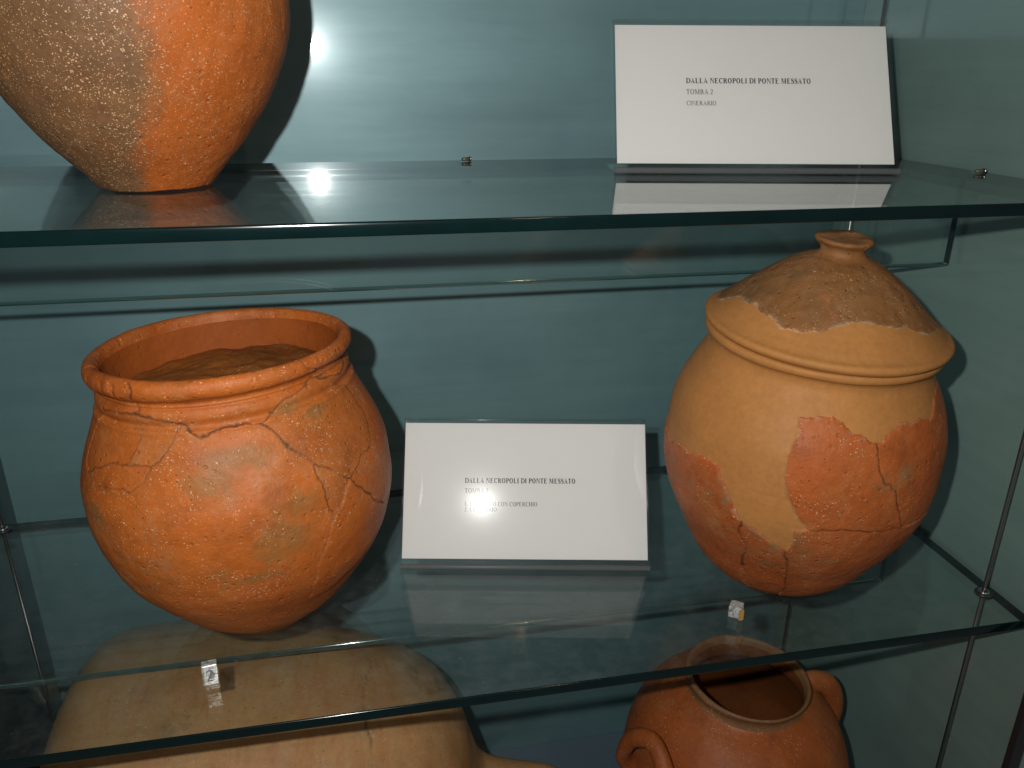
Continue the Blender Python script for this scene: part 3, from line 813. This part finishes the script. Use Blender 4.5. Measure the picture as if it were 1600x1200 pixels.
# ================================================================== jar with two handles (below right)
def jar():
    root = empty('handled_jar', W(0.834, 1.405, FLOOR) + Vector((0, 0, 0.0006)), 'orange clay jar with two loop handles on the case floor, lower right', 'jar')
    root.rotation_mode = 'QUATERNION'
    root.rotation_quaternion = axis_rotation(0.03, -0.02)
    prof = up([(.0, .004), (.09, .002), (.12, .0), (.13, .01), (.165, .07), (.215, .16), (.250, .26), (.270, .36), (.275, .43), (.270, .50), (.253, .56), (.224, .613), (.186, .648), (.155, .666), (.140, .676),
               (.1365, .688), (.141, .700), (.1465, .7085), (.145, .7155), (.140, .7165), (.1345, .711), (.130, .695), (.129, .675), (.139, .655), (.2, .60), (.255, .48), (.255, .38), (.2, .17), (.1, .03), (.0, .02)])
    T, H, R, NR, NH, S, q, P = lathe(prof, 0.0014, 420)
    p0 = np.c_[R * np.cos(T), R * np.sin(T), H]
    Tn, Hn = noisy(T, H, R, p0, 0.003, 80, 83)
    crack = np.zeros(len(T))
    outer = S <= np.argmax(P[:, 1])
    for line, wd in (([(-1.62, .56 * U), (-1.5, .53 * U), (-1.36, .515 * U), (-1.2, .51 * U), (-1.08, .525 * U)], 0.0007), ([(-1.26, .507 * U), (-1.17, .512 * U)], 0.0022), ([(-1.2, .51 * U), (-1.25, .55 * U), (-1.18, .60 * U)], 0.0005)):
        crack = np.maximum(crack, np.exp(-(seg_dist(Tn, Hn, R, line) / wd) ** 2))
    crack *= outer
    disp = vnoise(p0, 12, 81) * 0.0014 + vnoise(p0, 60, 82) * 0.0005 - crack * 0.002
    v = np.c_[(R + NR * disp) * np.cos(T), (R + NR * disp) * np.sin(T), H + NH * disp]
    fi = q[:, 0]
    ids = np.where(H[fi] > 0.676 * U, 1, 0)
    ids[~outer[fi] & (H[fi] < 0.70 * U)] = 2
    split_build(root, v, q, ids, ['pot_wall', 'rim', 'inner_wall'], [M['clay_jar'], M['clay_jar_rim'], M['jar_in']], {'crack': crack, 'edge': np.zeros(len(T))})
    def pol(a, r, h):
        return (r * U * math.cos(a), r * U * math.sin(a), h * U)
    def smooth_path(ps, n=8):
        P3 = np.array(ps)
        Q = np.vstack([2 * P3[0] - P3[1], P3, 2 * P3[-1] - P3[-2]])
        out = []
        for i in range(1, len(Q) - 2):
            for t in np.linspace(0, 1, n, endpoint=False):
                a_, b_, c_, d_ = Q[i - 1], Q[i], Q[i + 1], Q[i + 2]
                out.append(0.5 * ((2 * b_) + (c_ - a_) * t + (2 * a_ - 5 * b_ + 4 * c_ - d_) * t ** 2 + (3 * b_ - a_ - 3 * c_ + d_) * t ** 3))
        out.append(P3[-1])
        return out
    a = math.radians(5)
    tube('handle', smooth_path([pol(a, .16, .650), pol(a, .195, .655), pol(a, .236, .636), pol(a, .267, .592), pol(a, .281, .54), pol(a, .276, .495), pol(a, .25, .465)]), 0.0072, M['clay_jar'], root, 16, 1.5)
    a = math.radians(198)
    tube('handle', smooth_path([pol(a - .30, .262, .46), pol(a - .29, .296, .52), pol(a - .21, .288, .592), pol(a, .275, .63), pol(a + .21, .288, .592), pol(a + .29, .296, .52), pol(a + .30, .262, .46)]), 0.0070, M['clay_jar'], root, 16, 1.2)
jar()

# ================================================================== label holders, cards, lettering
def ring_pts(cx, cy, rx, ry, a0, a1, n=18):
    return [(cx + rx * math.cos(a0 + (a1 - a0) * k / n), cy + ry * math.sin(a0 + (a1 - a0) * k / n)) for k in range(n + 1)]
def strip(outer, inner):
    return [[outer[i], outer[i + 1], inner[i + 1], inner[i]] for i in range(len(outer) - 1)]
def rect(x0, y0, x1, y1):
    return [[(x0, y0), (x1, y0), (x1, y1), (x0, y1)]]
def stroke(pts, widths):
    o, i_ = [], []
    for k, (x, y) in enumerate(pts):
        x0, y0 = pts[max(k - 1, 0)]
        x1, y1 = pts[min(k + 1, len(pts) - 1)]
        l = math.hypot(x1 - x0, y1 - y0) or 1
        nx, ny = -(y1 - y0) / l, (x1 - x0) / l
        w = widths[k] / 2
        o.append((x + nx * w, y + ny * w))
        i_.append((x - nx * w, y - ny * w))
    return strip(o, i_)
def glyph(ch, bold, light=False):
    """serif capitals, cap height 1; returns polygons and advance"""
    w, t = (0.25, 0.095) if bold else ((0.175, 0.055) if light else (0.16, 0.07))
    s = 0.05 if light else 0.08
    P = []
    def stem(x, wd=w, top=True, bot=True, sl=s, sr=s):
        nonlocal P
        P += rect(x, 0, x + wd, 1)
        if bot: P += rect(x - sl, 0, x, 0.045) + rect(x + wd, 0, x + wd + sr, 0.045)
        if top: P += rect(x - sl, 0.955, x, 1) + rect(x + wd, 0.955, x + wd + sr, 1)
    if ch == ' ': return [], 0.36
    if ch == '.': return rect(0.08, 0, 0.08 + t * 2.2, t * 2.2), 0.36
    if ch == 'I':
        stem(0.12); return P, 0.24 + w
    if ch == 'L':
        stem(0.12); P += rect(0.12 + w, 0, 0.82, t) + [[(0.76, t), (0.82, t), (0.86, 0.28), (0.83, 0.28)]]; return P, 0.92
    if ch == 'E':
        stem(0.12, sr=0.0); x = 0.12 + w
        P += rect(x, 0, 0.80, t) + rect(x, 1 - t, 0.77, 1) + rect(x, 0.49, 0.58, 0.49 + t) + rect(0.58, 0.38, 0.615, 0.65)
        P += [[(0.75, t), (0.80, t), (0.85, 0.26), (0.82, 0.26)], [(0.72, 1 - t), (0.77, 1 - t), (0.78, 0.76), (0.75, 0.76)]]; return P, 0.93
    if ch == 'T':
        c = 0.44; stem(c - w / 2, top=False); P += rect(0.04, 1 - t, 0.84, 1)
        P += [[(0.04, 1 - t), (0.10, 1 - t), (0.06, 0.74), (0.03, 0.74)], [(0.78, 1 - t), (0.84, 1 - t), (0.85, 0.74), (0.82, 0.74)]]; return P, 0.88
    if ch == 'H':
        stem(0.12); stem(0.88 - w + 0.04); P += rect(0.12 + w, 0.48, 0.92 - w, 0.48 + t); return P, 1.04
    if ch == 'N':
        stem(0.14, t, top=False); P += rect(0.03, 0.955, 0.14, 1); stem(0.86, t, bot=False)
        P += [[(0.12, 1), (0.12 + w * 1.1, 1), (0.91, 0), (0.91 - w * 0.35, 0)]]; return P, 1.04
    if ch == 'M':
        stem(0.14, t, top=False); P += rect(0.03, 0.955, 0.14, 1); stem(1.06 - w + 0.06, w, sl=0.05)
        P += [[(0.13, 1), (0.13 + w * 1.1, 1), (0.63, 0.22), (0.57, 0.02)], [(0.57, 0.02), (0.63, 0.02), (1.08, 1), (1.0, 1)]]; return P, 1.27
    if ch == 'A':
        P += [[(0.10, 0), (0.10 + t * 1.1, 0), (0.50, 0.97), (0.46, 1)], [(0.46, 1), (0.52, 1), (0.92, 0), (0.92 - w * 1.15, 0)]]
        P += rect(0.24, 0.32, 0.70, 0.32 + t) + rect(0.01, 0, 0.26, 0.045) + rect(0.92 - w * 1.15 - 0.09, 0, 1.01, 0.045); return P, 1.02
    if ch in 'DPBR':
        stem(0.12, sr=0.0); x = 0.12 + w * 0.9
        def bowl(y0, y1, rx, x0=x):
            cy_, ry = (y0 + y1) / 2, (y1 - y0) / 2
            a = ring_pts(x0 + 0.12, cy_, rx, ry, -math.pi / 2, math.pi / 2)
            b = ring_pts(x0 + 0.12, cy_, rx - w, ry - t, -math.pi / 2, math.pi / 2)
            return strip(a, b) + rect(x0, y0, x0 + 0.12, y0 + t) + rect(x0, y1 - t, x0 + 0.12, y1)
        if ch == 'D': return P + bowl(0, 1, 0.60 + 0.02), 1.03
        if ch == 'P': return P + bowl(0.44, 1, 0.40), 0.84
        if ch == 'B': return P + bowl(0.50, 1, 0.37) + bowl(0, 0.54, 0.45), 0.93
        P += bowl(0.46, 1, 0.38) + [[(0.42, 0.48), (0.42 + w * 1.05, 0.48), (0.97, 0), (0.97 - w * 1.15, 0)]] + rect(0.90, 0, 1.03, 0.045)
        return P, 0.99
    if ch == 'O':
        a = ring_pts(0.52, 0.5, 0.47, 0.52, 0, 2 * math.pi, 32)
        b = ring_pts(0.52, 0.5, 0.47 - w, 0.52 - t, 0, 2 * math.pi, 32)
        return strip(a, b), 1.05
    if ch == 'C':
        a = ring_pts(0.53, 0.5, 0.48, 0.52, math.radians(42), math.radians(318), 28)
        b = ring_pts(0.53, 0.5, 0.48 - w, 0.52 - t, math.radians(42), math.radians(318), 28)
        return strip(a, b) + rect(0.855, 0.68, 0.895, 1.0), 0.97
    if ch == 'S':
        pts = [(0.60, 0.74), (0.55, 0.90), (0.40, 0.985), (0.24, 0.94), (0.15, 0.80), (0.19, 0.65), (0.36, 0.55), (0.54, 0.45), (0.63, 0.30), (0.58, 0.12), (0.42, 0.015), (0.25, 0.04), (0.14, 0.14), (0.10, 0.29)]
        wd = [t * .7, t, t, t * 1.4, w * .75, w * .95, w, w, w * .95, w * .75, t, t, t, t * .7]
        return stroke(pts, wd) + rect(0.60, 0.70, 0.635, 1.0) + rect(0.08, 0.0, 0.115, 0.32), 0.75
    if ch == '1':
        P += rect(0.24, 0, 0.24 + w * .9, 1) + rect(0.12, 0, 0.24, 0.045) + rect(0.24 + w * .9, 0, 0.36 + w * .9, 0.045) + [[(0.10, 0.84), (0.24, 0.90), (0.24, 1), (0.10, 0.88)]]
        return P, 0.72
    if ch == '2':
        pts = [(0.08, 0.74), (0.14, 0.90), (0.30, 0.97), (0.46, 0.90), (0.51, 0.74), (0.45, 0.56), (0.30, 0.34), (0.10, 0.07)]
        wd = [t, t * 1.2, t * 1.3, w * .8, w, w * .9, t * 1.5, t * 1.1]
        return stroke(pts, wd) + rect(0.06, 0, 0.56, 0.11) + [[(0.56, 0.0), (0.56, 0.11), (0.62, 0.24), (0.60, 0.24)]], 0.72
    return [], 0.5

def text_line(name, s, x, y, width, height, bold, mat, place, parent):
    """x, y: left end of the base line on the plane; width sets the overall length"""
    polys, adv = [], 0.0
    for ch in s:
        g_, a_ = glyph(ch, bold, height < 0.00355)
        polys += [[(px + adv, py) for px, py in p] for p in g_]
        adv += a_ + 0.07
    k = width / adv
    v, f = [], []
    for p in polys:
        ar = sum(p[i][0] * p[(i + 1) % len(p)][1] - p[(i + 1) % len(p)][0] * p[i][1] for i in range(len(p)))
        if ar < 0: p = p[::-1]
        f.append(tuple(range(len(v), len(v) + len(p))))
        v += [place(x + px * k, y + py * height) for px, py in p]
    return mesh_py(name, v, f, mat, parent)

def slab(name, pts2, x0, x1, mat, parent):
    """extrude a closed (y, z) outline along x"""
    n = len(pts2)
    v = [(x0, y, z) for y, z in pts2] + [(x1, y, z) for y, z in pts2]
    f = [(i, (i + 1) % n, n + (i + 1) % n, n + i) for i in range(n)]
    f += [tuple(range(n))[::-1], tuple(range(n, 2 * n))]
    o = mesh_py(name, v, f, mat, parent)
    return o

def label_stand(b1, b2, elev, zt, holder_label, card_label, lines, cw, ch_):
    p1, p2 = W(*b1, zt), W(*b2, zt)
    mid = (p1 + p2) / 2
    az = math.atan2(p2.y - p1.y, p2.x - p1.x)
    wd = (p2 - p1).length
    el = math.radians(elev)
    s = Vector((0, math.sin(el), math.cos(el)))          # up along the sheet
    n = Vector((0, -math.cos(el), math.sin(el)))         # out of its face
    root = empty('label_holder', mid + Vector((0, 0, 0.0004)), holder_label, 'label holder', 'clear acrylic label holders')
    root.rotation_euler.z = az
    hx = wd / 2
    gap = 0.0070
    L = gap + ch_ + 0.0030
    def q(a, b):   # along the sheet, out of the face -> (y, z)
        p = s * a + n * b
        return (p.y, p.z + 0.0)
    t = 0.0018
    lift = t * math.sin(el) * 1.0
    def q2(a, b):
        y, z = q(a, b)
        return (y, z + 0.0020)
    slab('front_sheet', [q2(0.0006, 0), q2(L, 0), q2(L, -t), q2(0.0006, -t)], -hx, hx, M['acrylic'], root)
    slab('back_sheet', [q2(0.004, -t - 0.0010), q2(L, -t - 0.0010), q2(L, -2 * t - 0.0010), q2(0.004, -2 * t - 0.0010)], -hx, hx, M['acrylic'], root)
    c0 = 0.0023
    fold = [(c0 * math.cos(w) + 0.0006, c0 * math.sin(w) + c0) for w in np.linspace(0, 2 * math.pi, 15)[:-1]]
    slab('bottom_fold', fold, -hx, hx, M['acrylic_fold'], root)
    slab('foot', [(0.0032, 0.0), (0.052, 0.0), (0.052, t), (0.0032, t)], -hx, hx, M['acrylic'], root)
    slab('top_fold', [q2(L + 0.0001, 0), q2(L + 0.0014, -t * 0.6), q2(L + 0.0014, -t * 1.6), q2(L + 0.0001, -2 * t - 0.001)], -hx, hx, M['acrylic'], root)
    # the printed card, slid between the sheets
    card = empty('printed_card', mid + Vector((0, 0, 0.0004)), card_label, 'card', 'printed cards in clear holders')
    card.rotation_euler.z = az
    pb = -t - 0.0006
    v0 = [(-cw / 2, *q2(gap, pb)), (cw / 2, *q2(gap, pb)), (cw / 2, *q2(gap + ch_, pb)), (-cw / 2, *q2(gap + ch_, pb))]
    v1 = [(x, *[c - d for c, d in zip((y, z), (n.y * 0.0003, n.z * 0.0003))]) for x, y, z in v0]
    mesh_py('paper', v0 + v1, [(0, 1, 2, 3), (7, 6, 5, 4), (0, 4, 5, 1), (1, 5, 6, 2), (2, 6, 7, 3), (3, 7, 4, 0)], M['paper'], card)
    def place(x, y):
        return (x - cw / 2, *q2(gap + ch_ - y, pb + 0.00012))
    for txt, fx, fy, fw_, fh, bold in lines:
        # fy counts down from the top of the card to the base line
        text_line('text_line', txt, fx * cw, 0, fw_ * cw, fh * ch_, bold, M['ink'],
                  lambda px, py, fy=fy: place(px, fy * ch_ - py), card)
    return root

CW, CH = 0.2045, 0.1135
label_stand((0.0484, 1.4747), (0.5749, 1.3685), 31.0, -1.0,
            'clear acrylic label holder standing between the open pot and the lidded urn',
            'white card listing two urns, between the open pot and the lidded urn',
            [('DALLA NECROPOLI DI PONTE MESSATO', .251, .447, .458, .037, True), ('TOMBA 2', .251, .522, .100, .036, False),
             ('1. CINERARIO CON COPERCHIO', .251, .616, .300, .031, False), ('2. CINERARIO', .251, .656, .134, .031, False)], CW, CH)
label_stand((0.5038, 1.5296), (1.0512, 1.4266), 29.0, -0.185,
            'clear acrylic label holder on the upper shelf, above the lidded urn',
            'white card with three short lines of print on the upper shelf',
            [('DALLA NECROPOLI DI PONTE MESSATO', .256, .425, .458, .038, True), ('TOMBA 2', .256, .505, .100, .036, False),
             ('CINERARIO', .256, .585, .109, .032, False)], CW * 1.025, CH * 0.985)

# ================================================================== small number blocks
def frosted(name):
    g = G(name)
    gl = g.n('ShaderNodeBsdfGlossy', None, Color=(1, 1, 1, 1), Roughness=0.12)
    di = g.n('ShaderNodeBsdfDiffuse', None, Color=(0.86, 0.88, 0.86, 1))
    tl = g.n('ShaderNodeBsdfTransparent', None, Color=(0.95, 0.97, 0.95, 1))
    k = g.ramp(g.noise(330, 3, 0.6), 0.38, 0.62)
    a = g.n('ShaderNodeMixShader', None, _0=g.math('ADD', g.math('MULTIPLY', k, 0.5), 0.12), _1=tl.outputs[0], _2=di.outputs[0])
    b = g.n('ShaderNodeMixShader', None, _0=0.28, _1=a.outputs[0], _2=gl.outputs[0])
    return g.done(b.outputs[0])
M['frost'] = frosted('cut_acrylic')
def number_block(x, y, rz, w, d, h, label, digit=None):
    root = empty('number_block', W(x, y, -1.0) + Vector((0, 0, 0.0003)), label, 'number block', 'small acrylic number blocks')
    root.rotation_euler.z = rz
    # wedge: the face leans back
    v = [(-w / 2, 0, 0), (w / 2, 0, 0), (w / 2, d, 0), (-w / 2, d, 0), (-w / 2, d * 0.42, h), (w / 2, d * 0.42, h), (w / 2, d, h), (-w / 2, d, h)]
    f = [(3, 2, 1, 0), (4, 5, 6, 7), (0, 1, 5, 4), (2, 3, 7, 6), (0, 4, 7, 3), (1, 2, 6, 5)]
    o = mesh_py('block', v, f, M['frost'], root)
    b = o.modifiers.new('bevel', 'BEVEL'); b.width = 0.0005; b.segments = 2
    if digit:
        def place(px, py):
            k = py / h
            return (px, d * 0.42 * k - 0.00025, py)
        text_line('digit', digit, -w * 0.26, h * 0.2, w * 0.62, h * 0.58, True, M['digit'], place, root)
    return root
number_block(-0.297, 1.186, 0.16, 0.0098, 0.0105, 0.0125, 'tiny frosted block printed with a grey 2, in front of the open pot', '2')
def cube_block():
    root = empty('number_block', W(0.690, 1.196, -1.0) + Vector((0, 0, 0.0003)), 'tiny bright acrylic cube with an amber stripe, in front of the lidded urn', 'number block', 'small acrylic number blocks')
    root.rotation_euler.z = 0.9
    a = 0.0048
    box('block', -a, a, -a, a, 0, 0.0098, M['frost'], root, 0.0007)
    w = 0.0017
    v, f = box_vf(-w, w, -0.0008, 0.0008, 0.0006, 0.0092)
    o = mesh_py('stripe', v, f, M['gold'], root)  # amber stripe along the front corner of the cube
    o.location = (-a - 0.0002, -a - 0.0002, 0)
    o.rotation_euler.z = math.radians(-45)
cube_block()
